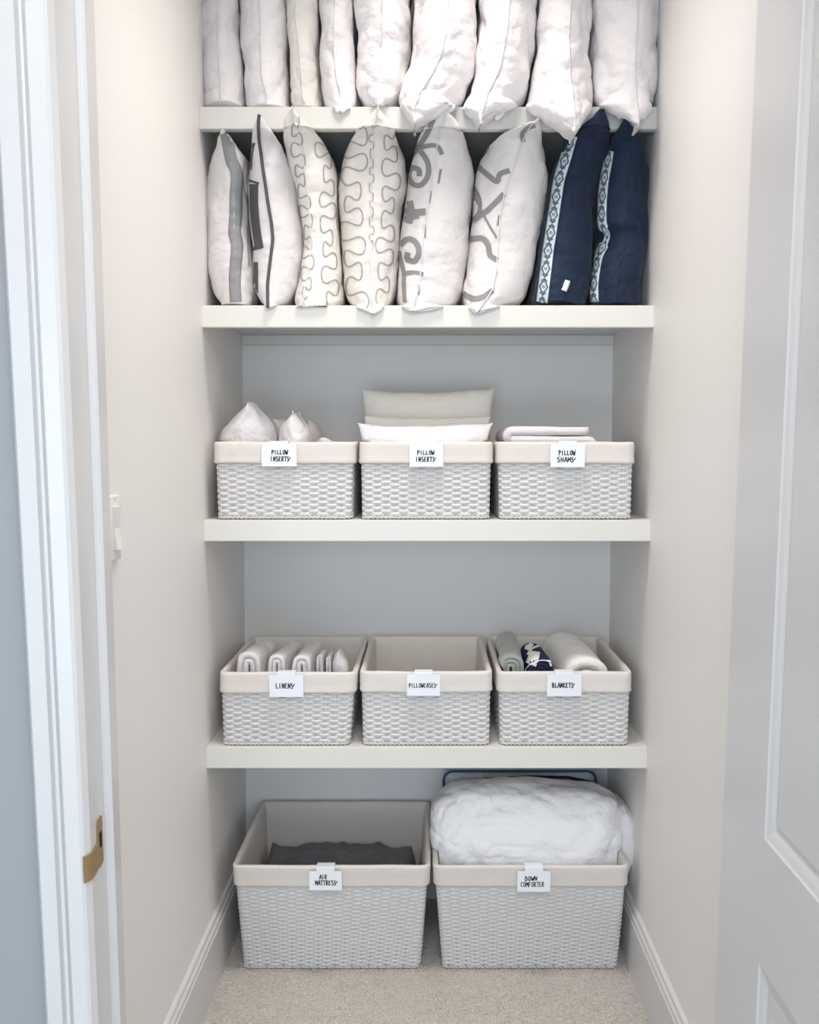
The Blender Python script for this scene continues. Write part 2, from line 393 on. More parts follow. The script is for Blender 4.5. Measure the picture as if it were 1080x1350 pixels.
switch()
bm = bmesh.new()                                    # recessed ceiling downlight ring with its lamp inside
ring = [(.125*math.cos(a), -.42 + .125*math.sin(a), 2.796) for a in np.linspace(0, 2*math.pi, 49)[:-1]]
tube(bm, ring, .010, .006, closed=True)
tag(finish('ceiling_light_ring', bm, M['trim'], loc=(0, -.42, 2.79)), 'round white downlight ring on the closet ceiling above the door side', 'ceiling light')

# ------------------------------------------------------------------ upright pillows
def upright(name, rows, shelf_z, label, cat, group, mats, strokes=None, piping=None, seed=1, amp=.0035, nv=130, nt=40, yback=None, seam_mat=None, sag=.016, bands=None):
    yback = yback or YB - .03
    R_ = interp(rows, nv); N = len(R_); bm = bmesh.new(); rings = []; seam = []
    for i, (py, xl, xr, xs, yf) in enumerate(R_):
        if shelf_z < 1.7: q_ = min(1, max(0, (196 - py) / 26)); yf = yf - .034 * q_ * q_ * (3 - 2 * q_)
        xr = max(xr, xl + 1.0); xs = min(max(xs, xl + .3), xr - .3)
        w_ = (xr - xl) / 2 / 590; Lr = min(1.25 * w_, .085) + .004; yr = yf + .55 * Lr
        a = P(xl, py, yr); b = P(xr, py, yr); s_ = P(xs, py, yf); z = a.z
        below = z < shelf_z + .001
        if below and yf > -.006: z = shelf_z + .0012; below = False
        fb = min(1, max(0, (z - shelf_z) / .05)); over = shelf_z < 1.7 and z > SH[0][1] - .001
        if over: yf = min(yf, -.012)
        yb = -.003 if (below or over) else (-.004 + (yback + .004) * math.sqrt(1 - (1 - fb) ** 2) if yf < -.004 else yback)
        if shelf_z < 1.7 and not below and not over: fo = min(1, max(0, (SH[0][1] - z) / .035)); yb = min(yb, -.003 + (yb + .003) * math.sqrt(max(0, 1 - (1 - fo) ** 2)))
        v = i / (N - 1)                               # 0 at the top
        Lb = min(Lr, (yb - yf) * .5); Lf = Lb; yr = yf + .55 * Lf; a = P(xl, py, yr); b = P(xr, py, yr); z = a.z if z > shelf_z + .0013 or below else z
        ts = np.concatenate((Lf * (1 - np.cos(np.linspace(0, math.pi/2, nt // 2))), np.linspace(Lf, (yb-yf) - Lb, nt // 4 + 2)[1:-1], (yb - yf) - Lb * (1 - np.cos(np.linspace(math.pi/2, 0, nt // 3)))))
        def g(t):
            t = min(t / Lf, (yb - yf - t) / Lb, 1); t = max(t, 0); return (1 - (1 - t) ** 2.0) ** .62
        topn = max(0, 1 - v / .22) ** 1.5
        L = []; Rr = []
        for t in ts:
            y = yf + t; zz = z - sag * topn * min(1, max(0, t - Lf) / .12) * (1 if not below else 0)
            k = g(t); L.append((s_.x + (a.x - s_.x) * k, y, zz)); Rr.append((s_.x + (b.x - s_.x) * k, y, zz))
        ring = [bm.verts.new(p) for p in L] + [bm.verts.new(p) for p in reversed(Rr[1:-1])]
        rings.append(ring); seam.append(Vector((s_.x, yf, z)))
    for A, B in zip(rings, rings[1:]):
        n = len(A)
        for j in range(n): bm.faces.new((A[j], A[(j+1) % n], B[(j+1) % n], B[j]))
    bm.faces.new(rings[0]); bm.faces.new(rings[-1][::-1])
    wrinkle(bm, amp, seed, zmin=shelf_z + .001)
    # puckers that run out from the front seam
    bm.normal_update(); mv = []
    for i, ring in enumerate(rings):
        n = len(ring)
        for j, v in enumerate(ring):
            d = (v.co - ring[0].co).length
            if 0 < d < .06:
                mv.append((v, v.normal * .0016 * math.exp(-d / .022) * noise.noise(Vector((v.co.z * 75, seed * 2.1 + (3 if j > n/2 else 0), 0))) * 1.8 - (v.normal * .0022 * math.exp(-d / .008))))
    for v, d in mv: v.co += d
    seam_pts = [r_[0].co.copy() for r_ in rings]
    bmesh.ops.recalc_face_normals(bm, faces=bm.faces)
    root = finish_root = None
    st = Stroke(bm)
    uvl = bm.loops.layers.uv.new('uv')
    if strokes:
        for (pts, wpx, mi) in strokes: st.lay(bm, pts, wpx, mi)
    base = (float(np.mean([s.x for s in seam_pts])), .1, shelf_z)
    root = empty(name, base, label, cat, group)
    finish('cover', bm, mats, root)
    if piping:
        b2 = bmesh.new(); tube(b2, [p + Vector((0, -.0015, 0)) for p in seam_pts[1:-1]], piping[1], k=8, up=Vector((0, 1, 0))); finish(piping[0], b2, piping[2], root)
    if bands:
        for (nm, pts, wpx, m_, lift) in bands:
            b2 = bmesh.new(); ul = b2.loops.layers.uv.new('uv'); st.lay(b2, pts, wpx, 0, lift=lift, across=4, uvl=ul, per=24)
            oo = finish(nm, b2, m_, root)
            md = oo.modifiers.new('thickness', 'SOLIDIFY'); md.thickness = .0012; md.offset = 0
    return root

Z1, Z2, Z3, Z4 = (s[0] for s in SH)
T = []   # bed pillows: rows are (py, left, right, seam, front depth)
def up_rows(*r): return [(py, a + .6, b - .6, s, y) for py, a, b, s, y in r]
bed = [
 (up_rows((-118, 275, 300, 288, .03), (-100, 258, 318, 290, .02), (0, 257, 314.5, 288, .015), (60, 260, 315, 289, .015), (110, 264, 319, 291, .012), (134, 266, 321, 292, .01), (140, 268, 320, 293, .008)), 'white bed pillow standing at the far left of the topmost shelf against the wall'),
 (up_rows((-122, 330, 360, 342, .03), (-100, 315, 375, 342, .02), (0, 315, 376, 343, .012), (60, 315, 377, 344, .01), (110, 319, 378, 346, .005), (134, 322, 379, 352, .0), (141, 326, 378, 350, -.004)), 'white bed pillow second from the left wall on the topmost shelf'),
 (up_rows((-110, 385, 410, 396, .04), (-95, 376, 419, 397, .03), (0, 376.5, 419, 392, .02), (28, 378, 418, 390, .03), (60, 378, 417.5, 394, .02), (110, 380, 421, 398, .015), (133, 382, 423, 399, .01), (140, 386, 422, 402, .008)), 'narrow ivory bed pillow, third from the left on the topmost shelf'),
 (up_rows((-115, 430, 458, 442, .03), (-98, 419, 466, 442, .02), (0, 419, 467, 442, .014), (70, 419, 468, 440, .012), (110, 421, 470, 444, .008), (132, 424, 471, 450, .0), (139, 430, 470, 448, -.004), (147, 446, 452, 449, -.012)), 'narrow white bed pillow, fourth from the left on the topmost shelf'),
 (up_rows((-130, 490, 520, 505, .02), (-105, 467, 541, 504, .0), (0, 467, 541, 505, -.01), (60, 467, 541, 504, -.012), (90, 468, 533, 502, -.015), (115, 470, 528, 500, -.018), (132, 482, 519, 499, -.02), (140.5, 495, 501, 498, -.022)), 'smooth white bed pillow with rounded foot, fifth from left on the topmost shelf'),
 (up_rows((-130, 570, 600, 590, .0), (-105, 545, 632, 590, -.02), (0, 545, 632, 592, -.05), (55, 543, 628.5, 588, -.055), (80, 540, 626, 583, -.06), (105, 529, 620, 572, -.065), (125, 524, 611, 560, -.07), (140, 528, 598, 548, -.075), (152, 536, 578, 545, -.078), (162, 543, 549, 546, -.08)), 'plump wrinkled white bed pillow whose foot hangs over the middle of the topmost shelf'),
 (up_rows((-130, 655, 690, 672, .0), (-105, 633, 711, 672, -.02), (0, 633, 711, 674, -.045), (55, 629, 706.5, 668, -.05), (100, 625, 701, 660, -.055), (121, 613, 695, 650, -.06), (138, 608.5, 680, 640, -.065), (150, 618, 660, 636, -.068), (160.5, 631, 636, 634, -.07)), 'white bed pillow with hanging foot, third from the right wall, topmost shelf'),
 (up_rows((-130, 735, 770, 752, .0), (-105, 712, 786, 752, -.02), (0, 712, 786, 754, -.045), (60, 707, 781, 750, -.05), (110, 700, 784.5, 752, -.06), (135, 697, 785, 755, -.065), (146, 707, 780, 757, -.07), (160, 732, 769, 758, -.076), (174, 756, 760, 758, -.08)), 'white bed pillow whose pointed foot hangs lowest below the topmost shelf'),
 (up_rows((-130, 815, 850, 835, .0), (-105, 787, 879, 836, -.02), (0, 787, 879, 840, -.045), (55, 783, 872.5, 838, -.05), (100, 786, 873.5, 836, -.055), (128, 787, 870, 838, -.06), (140, 797, 862, 840, -.065), (152, 817, 853, 841, -.068), (166, 840, 844, 842, -.072)), 'wide white bed pillow against the right wall on the topmost shelf'),
]
for i, (rw, lb) in enumerate(bed):
    upright('bed_pillow', rw, Z1, lb, 'pillow', 'bed pillows on the topmost shelf', [M['down'] if i != 2 else M['cream_linen']], piping=('seam', .0013, M['down']), seed=i + 2, amp=.0085 if i > 3 else .0065, sag=.02)

def z1(*pts): return [(x / 3.14 + 250, y / 3.14) for x, y in pts]
def z2(*pts): return [(x / 3.14 + 560, y / 3.14) for x, y in pts]
def meander(cx, y0, y1, A, per, B, drift=None, ph=0):
    out = []; n = int((y1 - y0) / per * 14)
    for i in range(n + 1):
        s = i / 14 * 2 * math.pi + ph; y = y0 + per * i / 14
        c = cx if drift is None else np.interp(y, [d[0] for d in drift], [d[1] for d in drift])
        wob = 1 + .28 * math.sin(s * .37 + cx)
        out.append((c + A * wob * math.sin(s), y + B * math.sin(2 * s) + 1.5 * math.sin(s * .53)))
    return out
G = 'throw cushions standing on the second shelf'
# 1 white with a grey satin gusset
upright('throw_cushion', [(172, 290, 297, 294, .0), (180, 287, 306, 296, .0), (191, 286, 314, 299, .0), (205, 279, 324, 302, .005), (220, 272, 326, 304, .01), (255, 267.5, 326, 308, .015), (302, 267.5, 328, 309, .02), (350, 272, 331, 311, .012), (385, 281, 333, 311, .008), (396, 287, 331, 311, .006), (402, 293, 326, 312, .004)], Z2,
  'white throw cushion with a folded grey-blue band down its front edge, nearest the left wall', 'cushion', G, [M['white_linen'], M['grey_band'], M['thread']],
  bands=[('satin_band', z1((150, 552), (160, 600), (172, 660), (195, 720), (192, 800), (190, 900), (186, 960), (196, 1020), (190, 1100), (188, 1180), (192, 1250)), (lambda t: 16 - 3 * abs(t - .45)), M['grey_band'], .0015)], seed=21, amp=.0045,
  strokes=[(z1((228, 660), (222, 760), (240, 860), (240, 980), (246, 1100)), 2, 2)])
# 2 white with charcoal piping and key border
upright('throw_cushion', [(152, 340, 345, 342.5, -.012), (162, 336, 350, 341, -.01), (172, 333, 357, 341, -.006), (191, 330, 371, 342, .0), (229, 325, 384, 347, .005), (271, 325, 393, 353, .008), (300, 327, 398, 358, .008), (320, 329, 399, 360, .006), (344, 331, 397, 357, .004), (376, 333, 390, 353, .0), (394, 340, 379, 353, -.006), (400, 346, 370, 353, -.01), (406, 351, 356, 353.5, -.014)], Z2,
  'white throw cushion with charcoal piping and a charcoal key border, second from the left wall', 'cushion', G, [M['white_linen'], M['charcoal']],
  strokes=[(z1((262, 590), (252, 640), (248, 702)), 7, 1), (z1((262, 762), (262, 850), (270, 940), (284, 1030)), 15, 1), (z1((272, 1085), (272, 1150), (272, 1235)), 8, 1),
           (z1((240, 745), (288, 760)), 3, 1), (z1((258, 1030), (300, 1022)), 5, 1)],
  piping=('piping', .0036, M['charcoal']), seed=22, amp=.003)
# 3, 4 cream with meander embroidery
mA = [M['cream_linen'], M['thread']]
d3 = [(150, 388), (230, 396), (300, 406), (400, 404)]
st3 = [(meander(428, 172, 400, 9, 33, -6, [(170, 420), (230, 433), (300, 431), (400, 438)]), 1.9, 1), (meander(393, 156, 396, 7, 27, -5, d3, 1.2), 1.9, 1)]
upright('throw_cushion', [(141, 383, 387, 385, -.012), (150, 378, 393, 386, -.01), (158, 374, 404, 388, -.004), (170, 372.5, 414, 390, .0), (190, 374, 430, 394, .005), (204, 376, 438, 398, .008), (229, 382, 443.5, 402, .012), (245, 387, 443.5, 404, .015), (287, 396.5, 443.5, 408, .02), (325, 399.5, 446, 410, .018), (366, 393, 449, 406, .008), (390, 387, 450.5, 400, .0), (400, 386, 449, 400, -.006), (404, 390, 430, 402, -.01)], Z2,
  'cream throw cushion with grey meander embroidery, narrow and leaning, beside the charcoal-piped one', 'cushion', G, mA, strokes=st3, seed=23, amp=.0042, piping=('seam', .0012, M['cream_linen']))
st4 = [(meander(470, 170, 400, 14, 36, -6.5, [(160, 476), (220, 466), (300, 464), (400, 470)]), 2.0, 1), (meander(512, 170, 398, 10, 34, -6, [(160, 512), (230, 516), (320, 508), (400, 505)], 1.5), 2.0, 1), (meander(490, 165, 330, 2.5, 22, -2), 1.5, 1)]
upright('throw_cushion', [(141, 496, 500, 498, -.014), (150, 488, 506, 497, -.012), (156, 481, 511, 496, -.01), (165, 472, 518, 495, -.006), (180, 461, 524, 493, .0), (207, 449.5, 532, 491, .006), (242, 445, 535, 490, .01), (287, 446, 528, 489, .012), (334, 448.5, 526, 488, .008), (376, 451.5, 522, 488, .0), (394, 457, 516, 489, -.006), (402, 466, 508, 491, -.012), (408, 478, 502, 492, -.016), (414, 490, 495, 492, -.02)], Z2,
  'wider cream throw cushion with grey meander embroidery, left of the scroll-print cushion', 'cushion', G, mA, strokes=st4, seed=24, amp=.0042, piping=('seam', .0012, M['cream_linen']))
# 5, 6 white with grey scroll print
mB = [M['white_linen'], M['print']]
s5 = [(z1((1015, 478), (990, 540), (955, 600), (925, 640)), 7, 1), (z1((935, 618), (1000, 602), (1030, 610), (1045, 640)), 6, 1),
      (z1((955, 625), (985, 670), (988, 725), (960, 765), (925, 762), (908, 725), (922, 695), (950, 705), (952, 730)), 7, 1),
      (z1((912, 832), (918, 880), (908, 925)), 9, 1), (z1((880, 868), (930, 880), (978, 876)), 9, 1), (z1((885, 905), (950, 892)), 8, 1),
      (z1((872, 1015), (905, 990), (938, 1005), (950, 1045), (932, 1080), (902, 1072), (905, 1045)), 7.5, 1),
      (z1((868, 1040), (878, 1085), (888, 1130), (888, 1180), (892, 1252)), 5.5, 1), (z1((886, 1132), (930, 1128), (968, 1136)), 5.5, 1), (z1((950, 1180), (948, 1222)), 3, 1),
      (z1((1040, 700), (1030, 760)), 3, 1), (z1((998, 790), (992, 840)), 3, 1), (z1((975, 930), (975, 985)), 2.5, 1)]
upright('throw_cushion', [(147, 586, 591, 588.5, -.012), (153, 576, 597, 587, -.01), (159, 568, 601, 585, -.006), (172, 556, 609, 581, .0), (188, 547.5, 617, 578, .004), (205, 542, 622.5, 576, .006), (223, 538, 625, 573, .008), (255, 534, 625, 568, .01), (306, 527.5, 620.5, 560, .008), (350, 526, 617, 556, .004), (382, 523, 612, 553, -.002), (396, 522, 604, 549, -.01), (403, 529, 594, 546, -.014), (411, 542, 548, 545, -.018)], Z2,
  'white throw cushion printed with grey scrolls and a small flower, beside the cream embroidered cushions', 'cushion', G, mB, strokes=s5, seed=25, amp=.0042, piping=('seam', .0013, M['white_linen']))
s6 = [(z2((222, 690), (262, 725), (300, 752), (312, 722), (352, 706)), 7, 1), (z2((205, 775), (228, 825), (226, 878), (200, 912)), 5, 1),
      (z2((202, 800), (250, 900), (298, 985)), 3, 1), (z2((202, 912), (262, 870), (328, 802)), 7, 1), (z2((190, 990), (240, 988), (264, 1018), (272, 1058), (302, 1078)), 7.5, 1),
      (z2((160, 1215), (200, 1236), (242, 1230), (282, 1202)), 7.5, 1), (z2((408, 588), (405, 552), (430, 528), (458, 520)), 6, 1), (z2((268, 596), (248, 632)), 5, 1), (z2((310, 892), (304, 935)), 4, 1), (z2((205, 810), (200, 830)), 4, 1)]
upright('throw_cushion', [(158, 707, 712, 710, -.016), (164, 688, 714, 706, -.012), (177, 656, 716, 698, -.004), (190, 642, 719, 692, .0), (201, 635.5, 722, 687, .004), (229, 629, 724, 678, .008), (250, 627, 723.5, 668, .01), (287, 623, 717.5, 660, .01), (318, 620, 711, 657, .008), (360, 615, 704, 655, .0), (385, 611, 696, 650, -.006), (396, 611, 688, 644, -.01), (404, 618, 660, 634, -.015), (412, 626, 631, 629, -.02)], Z2,
  'white throw cushion with looping grey ribbon print, leaning against the navy velvet cushions', 'cushion', G, mB, strokes=s6, seed=26, amp=.0042, piping=('seam', .0013, M['white_linen']))
# 7, 8 navy velvet
mN = [M['navy'], M['silver']]
o7 = upright('throw_cushion', [(144, 792, 796, 794, -.018), (152, 783, 799, 793, -.014), (165, 768, 805, 792, -.008), (180, 752, 807.5, 784, .0), (197, 741, 807, 776, .004), (223, 728, 797, 764, .01), (255, 724, 788, 756, .012), (306, 716, 783.5, 746, .012), (344, 710, 781, 740, .008), (376, 704, 779.5, 736, .002), (394, 701, 778, 734, .0), (401, 704, 774, 734, .0)], Z2,
  'navy velvet throw cushion with a straight woven silver trim and small white tag', 'cushion', G, mN, seed=27, amp=.0055,
  bands=[('woven_trim', z2((612, 560), (590, 640), (560, 740), (545, 830), (527, 950), (512, 1050), (500, 1150), (488, 1250)), 15.5, M['woven'], .0016),
         ('care_tag', z2((590, 1163), (582, 1185), (574, 1205)), 6.5, M['tag'], .003)])
upright('throw_cushion', [(152, 824, 828, 826, -.018), (160, 820, 834, 827, -.014), (170, 816, 842, 828, -.006), (188, 809, 850, 830, .0), (216, 797, 858, 830, .006), (248, 789, 860.5, 828, .008), (280, 785.5, 861, 827, .01), (300, 786, 860, 826, .012), (312, 794, 858.5, 828, .02), (320, 792, 857, 827, .018), (335, 786, 855, 822, .01), (350, 782.5, 852, 818, .006), (376, 780, 847, 814, .002), (394, 780, 846, 813, .0), (401, 784, 842, 813, .0)], Z2,
  'creased navy velvet throw cushion against the right wall with its woven trim pinched at mid-height', 'cushion', G, mN, seed=28, amp=.008,
  bands=[('woven_trim', z2((766, 625), (758, 680), (744, 760), (736, 850), (738, 930), (757, 968), (752, 1000), (722, 1060), (708, 1130), (702, 1190), (704, 1250)), (lambda t: 13 - (5 if .5 < t < .62 else 0)), M['woven'], .0016)])

# ------------------------------------------------------------------ baskets
def rrect(cx, y0, y1, w, r, n):                      # evenly sampled rounded rectangle, starting front left
    pts = []; hw = w / 2
    seg = []
    def arc(ax, ay, a0):
        return [(ax + r * math.cos(a0 + k * math.pi / 12), ay + r * math.sin(a0 + k * math.pi / 12)) for k in range(7)]
    pts += arc(cx - hw + r, y0 + r, math.pi) + arc(cx + hw - r, y0 + r, -math.pi/2) + arc(cx + hw - r, y1 - r, 0) + arc(cx - hw + r, y1 - r, math.pi/2)
    pts.append(pts[0]); d = [0]
    for a, b in zip(pts, pts[1:]): d.append(d[-1] + math.hypot(b[0]-a[0], b[1]-a[1]))
    s = np.linspace(0, d[-1], n, endpoint=False); x = np.interp(s, d, [p[0] for p in pts]); y = np.interp(s, d, [p[1] for p in pts])
    out = []
    for i in range(n):
        a = ((i-1) % n, (i+1) % n); tx, ty = x[a[1]]-x[a[0]], y[a[1]]-y[a[0]]; L = math.hypot(tx, ty)
        out.append((x[i], y[i], ty / L, -tx / L))
    return out, d[-1]
def basket(name, base_z, yb0, yt0, yb1, yt1, pb, pt, pyb, pyt, cuff, rows, spacing, label, group, seed):
    """pb, pt: (left, right) pixels of the foot and the rim at the front; pyb, pyt their rows"""
    xb = [P(p, pyb, yb0).x for p in pb]; xt = [P(p, pyt, yt0).x for p in pt]; zr = P(0, pyt, yt0).z; zb = base_z + .001
    H = zr - zb; root = empty(name, ((xb[0]+xb[1])/2, (yb0+yb1)/2, base_z), label, 'basket', group)
    r = .012
    def outline(f, n, o=0):
        cx = (1-f) * (xb[0]+xb[1])/2 + f * (xt[0]+xt[1])/2; w_ = (1-f) * (xb[1]-xb[0]) + f * (xt[1]-xt[0])
        y0 = (1-f) * yb0 + f * yt0; y1 = (1-f) * yb1 + f * yt1
        w_ -= .010; y0 += .005; y1 -= .005
        p, L = rrect(cx, y0, y1, w_, r, n); return [(a + nx * o, b + ny * o, nx, ny) for a, b, nx, ny in p], L
    _, Lp = outline(.5, 50); ns = int(round(Lp / spacing / 2)) * 2 + 1; k = 6; n = ns * k
    pitch = (H - .008) / rows; A_ = .0021 if rows < 30 else .0015
    bm = bmesh.new()
    for q in range(rows):
        z = zb + .008 + pitch * (q + .5); p, _ = outline((z - zb) / H, n)
        pts = []
        for i, (a, b, nx, ny) in enumerate(p):
            ph = math.cos(math.pi * i / k + math.pi * q); o = A_ * ph + .0005 * noise.noise(Vector((i * .3, q * 1.7, seed)))
            pts.append((a + nx * o, b + ny * o, z + .0005 * noise.noise(Vector((i * .21, q * 2.3, seed + 9)))))
        tube(bm, pts, .0019, pitch * .72, k=6, closed=True)
    finish('weave', bm, M['wicker'], root)
    bm = bmesh.new(); b0, _ = outline(0.02, ns); b1, _ = outline(1, ns)
    for s in range(ns):
        tube(bm, [(b0[s][0], b0[s][1], zb + .003), (b1[s][0], b1[s][1], zr - .004)], .0024, .0018, k=6, up=Vector((0, 1, 0)))
    finish('stakes', bm, M['wicker'], root)
    bm = bmesh.new()                                  # twisted foot border, rim roll and floor
    m = ns * 8; p, _ = outline(0.0, m)
    for ph in (0, math.pi):
        tube(bm, [(a + nx * .0022 * math.sin(i * math.pi / 4 + ph), b + ny * .0022 * math.sin(i * math.pi / 4 + ph), zb + .0042 + .0022 * math.cos(i * math.pi / 4 + ph)) for i, (a, b, nx, ny) in enumerate(p)], .0024, .0020, k=6, closed=True)
    finish('foot_border', bm, M['wicker'], root)
    bm = bmesh.new(); p, _ = outline(0.03, 60, -.003)
    A = [bm.verts.new((a, b, zb + .004)) for a, b, _, _ in p]; B = [bm.verts.new((a, b, zb + .007)) for a, b, _, _ in p]
    for i in range(60): bm.faces.new((A[i], A[(i+1) % 60], B[(i+1) % 60], B[i]))
    bm.faces.new(A[::-1]); bm.faces.new(B); finish('base', bm, M['wicker'], root, smooth=False)
    # cloth liner folded over the rim
    bm = bmesh.new(); n = 200; prof = []
    cf = cuff
    for (o, z) in ((.0045, zr-cf+.003), (.0062, zr-cf), (.0078, zr-cf+.002), (.0084, zr-cf+.006), (.0070, zr-cf*.75), (.0072, zr-cf*.5), (.0068, zr-cf*.25), (.0066, zr-.004), (.0058, zr+.0005), (.0030, zr+.0026), (-.0015, zr+.0024), (-.0045, zr+.0002), (-.0062, zr-.004), (-.0075, zr-.02)): prof.append((o, z))
    for t in np.linspace(.2, 1, 7): prof.append((-.0080 - .002 * t, zr - .02 - (H - .034) * t))
    rings = []
    for a_i, (o, z) in enumerate(prof):
        f = (z - zb) / H; p, _ = outline(f, n, o); ring = []
        for i, (a, b, nx, ny) in enumerate(p):
            wv = noise.noise(Vector((i * .11, z * 22, seed * 3.1))) * (.0022 if a_i > 12 else .0011) + (noise.noise(Vector((a * 55, b * 55, z * 14 + seed))) * (.0014 if a_i > 12 else .0007))
            dz = (.0014 * noise.noise(Vector((i * .08, seed * 5, 0)))) if a_i < 4 or 6 < a_i < 13 else 0
            if a_i <= 12: wv = abs(wv) * (1 if o > 0 else -1)
            ring.append(bm.verts.new((a + nx * wv, b + ny * wv, z + dz)))
        rings.append(ring)
    for A, B in zip(rings, rings[1:]):
        for i in range(n): bm.faces.new((A[i], A[(i+1) % n], B[(i+1) % n], B[i]))
    bm.faces.new(rings[-1]); finish('liner', bm, M['liner'], root)
    return dict(root=root, zb=zb, yb=(yb0, yb1), yt=(yt0, yt1), zr=zr, zf=prof[-1][1], x=xt, xb=xb)
GM = 'medium lined wicker baskets on the shelves'; GL = 'large lined wicker baskets on the floor'
BK = {}
def med(key, pb, pt, pyb, pyt, sz, label, seed):
    BK[key] = basket('wicker_basket', sz, .010, .004, .385, .392, pb, pt, pyb, pyt, .046, 25, .0205, label, GM, seed)
med('ins1', (285, 465.5), (281, 468), 686, 584, Z3, 'medium white wicker basket labelled PILLOW INSERTS, at the left end of its shelf', 1)
med('ins2', (476, 647), (474, 649.5), 686, 584, Z3, 'medium white wicker basket labelled PILLOW INSERTS, between two others on the shelf', 2)
med('sham', (658, 834.5), (655.5, 837.5), 686, 584, Z3, 'medium white wicker basket labelled PILLOW SHAMS', 3)
med('linen', (292, 462.5), (289, 470), 986, 888, Z4, 'medium white wicker basket labelled LINENS', 4)
med('cases', (477, 647), (475, 648.5), 986, 887, Z4, 'medium empty-topped white wicker basket labelled PILLOWCASES', 5)
med('blank', (658.5, 830.5), (656.5, 833.5), 986, 887, Z4, 'medium white wicker basket labelled BLANKETS', 6)
def big(key, pb, pt, label, seed):
    BK[key] = basket('large_wicker_basket', 0, .085, .035, .41, .425, pb, pt, 1276, 1143, .052, 50, .0225, label, GL, seed)
big('air', (319, 556), (306, 567), 'large white wicker basket on the carpet labelled AIR MATTRESS', 7)
big('down', (582, 817), (571.5, 830), 'large white wicker basket on the carpet labelled DOWN COMFORTER', 8)

def keep_in(bm, key, gap=.021):
    b = BK[key]
    for v in bm.verts:
        z = v.co.z
        if z > b['zr'] + .004: continue
        f = min(1, max(0, (z - b['zb']) / (b['zr'] - b['zb']))); mix = lambda a, c: a * (1 - f) + c * f
        x0, x1 = mix(b['xb'][0], b['x'][0]) + gap, mix(b['xb'][1], b['x'][1]) - gap; y0, y1 = mix(b['yb'][0], b['yt'][0]) + gap, mix(b['yb'][1], b['yt'][1]) - gap
        v.co.x = min(max(v.co.x, x0), x1); v.co.y = min(max(v.co.y, y0), y1); v.co.z = max(z, b['zf'] + .0012)
# ------------------------------------------------------------------ clip-on labels with handwriting
GLY = {
 'A': [[(0, 0), (.48, 1), (.62, 1), (.95, 0)], [(.2, .38), (.82, .36)]], 'B': [[(.1, 0), (.08, 1), (.6, .95), (.68, .72), (.15, .52), (.75, .42), (.8, .1), (.1, 0)]],
 'C': [[(.8, .85), (.45, 1), (.1, .6), (.15, .1), (.8, .08)]], 'D': [[(.15, 0), (.12, 1), (.6, .85), (.85, .5), (.65, .1), (.1, 0)]],
 'E': [[(.75, 1), (.15, .9), (.1, .05), (.8, .05)], [(.12, .5), (.65, .55)]], 'F': [[(.12, 0), (.15, .95), (.8, 1)], [(.12, .5), (.65, .52)]],
 'H': [[(.12, 0), (.15, 1)], [(.8, 1), (.78, 0)], [(.12, .48), (.8, .55)]], 'I': [[(.35, 0), (.4, 1)]],
 'K': [[(.12, 0), (.15, 1)], [(.8, 1), (.18, .45), (.85, 0)]], 'L': [[(.15, 1), (.12, .05), (.8, .08)]],
 'M': [[(.05, 0), (.12, 1), (.48, .35), (.85, 1), (.95, 0)]], 'N': [[(.1, 0), (.15, 1), (.75, .05), (.85, 1)]],
 'O': [[(.5, 1), (.12, .7), (.15, .15), (.6, 0), (.88, .4), (.75, .9), (.45, 1)]], 'P': [[(.15, -.05), (.15, 1), (.7, .95), (.82, .65), (.2, .45)]],
 'R': [[(.12, 0), (.15, 1), (.7, .95), (.75, .65), (.2, .48), (.85, 0)]], 'S': [[(.78, 1), (.2, .95), (.2, .58), (.75, .42), (.7, .02), (.05, .02)]],
 'T': [[(.02, 1), (.95, .98)], [(.48, 1), (.45, 0)]], 'W': [[(.02, 1), (.22, 0), (.5, .65), (.7, 0), (1.0, 1.08)]],
 '$': [[(.6, 1), (.2, .92), (.2, .6), (.6, .38), (.5, .0), (.02, .02)], [(.6, .3), (.95, .55), (1.35, .85)]],
}
def clip_label(bk, px0, px1, py1, lines, label, big_=False):
    b = BK[bk]; yf = (.035 if big_ else .004); y = yf - .0065; zr = b['zr']
    x0 = P(px0, py1, y).x; x1 = P(px1, py1, y).x; zt = zr - (.006 if big_ else .001); z0 = P(0, py1, y).z
    root = empty('clip_label', ((x0+x1)/2, y, z0), label, 'label', 'clip-on labels on the basket rims')
    bm = bmesh.new(); box(bm, (x0, y-.0030, z0), (x1, y-.0012, zt), .0006); finish('label_card', bm, M['tag'], root, smooth=False)
    cx = (x0+x1)/2; hw = .0205 if not big_ else .021; bm = bmesh.new()
    pr = [(y-.0034, zt-.004), (y-.0034, zr+.0034), (y-.0026, zr+.0042), (yf+.0135, zr+.0044), (yf+.0145, zr-.03), (yf+.0135, zr-.03), (yf+.0125, zr+.0034), (y-.0010, zr+.0030), (y-.0010, zt-.004)]
    prism(bm, [(cx-hw, a, c) for a, c in pr], [(cx+hw, a, c) for a, c in pr]); finish('clip', bm, M['tag'], root, smooth=False)
    bm = bmesh.new(); rnd = random.Random(label)
    for (txt, lx0, lx1, lt, lb) in lines:             # each line: text and its pixel box
        n = len(txt)
        for i, ch in enumerate(txt):
            for stroke in GLY[ch]:
                pts = []
                for gx, gy in stroke:
                    u = lx0 + (lx1 - lx0) * (i + .04 + gx * .88) / n; v = lb + (lt - lb) * gy
                    q = P(u + .08 * rnd.uniform(-1, 1), v + .08 * rnd.uniform(-1, 1), y - .0032); pts.append(q)
                for p_, q_ in zip(pts, pts[1:]):
                    e_ = (q_ - p_).normalized() * .0004; tube(bm, [p_ - e_, q_ + e_], .00105 if n < 9 else .00085, .0004, k=8, up=Vector((0, 1, 0)))
    finish('handwriting', bm, M['ink'], root)
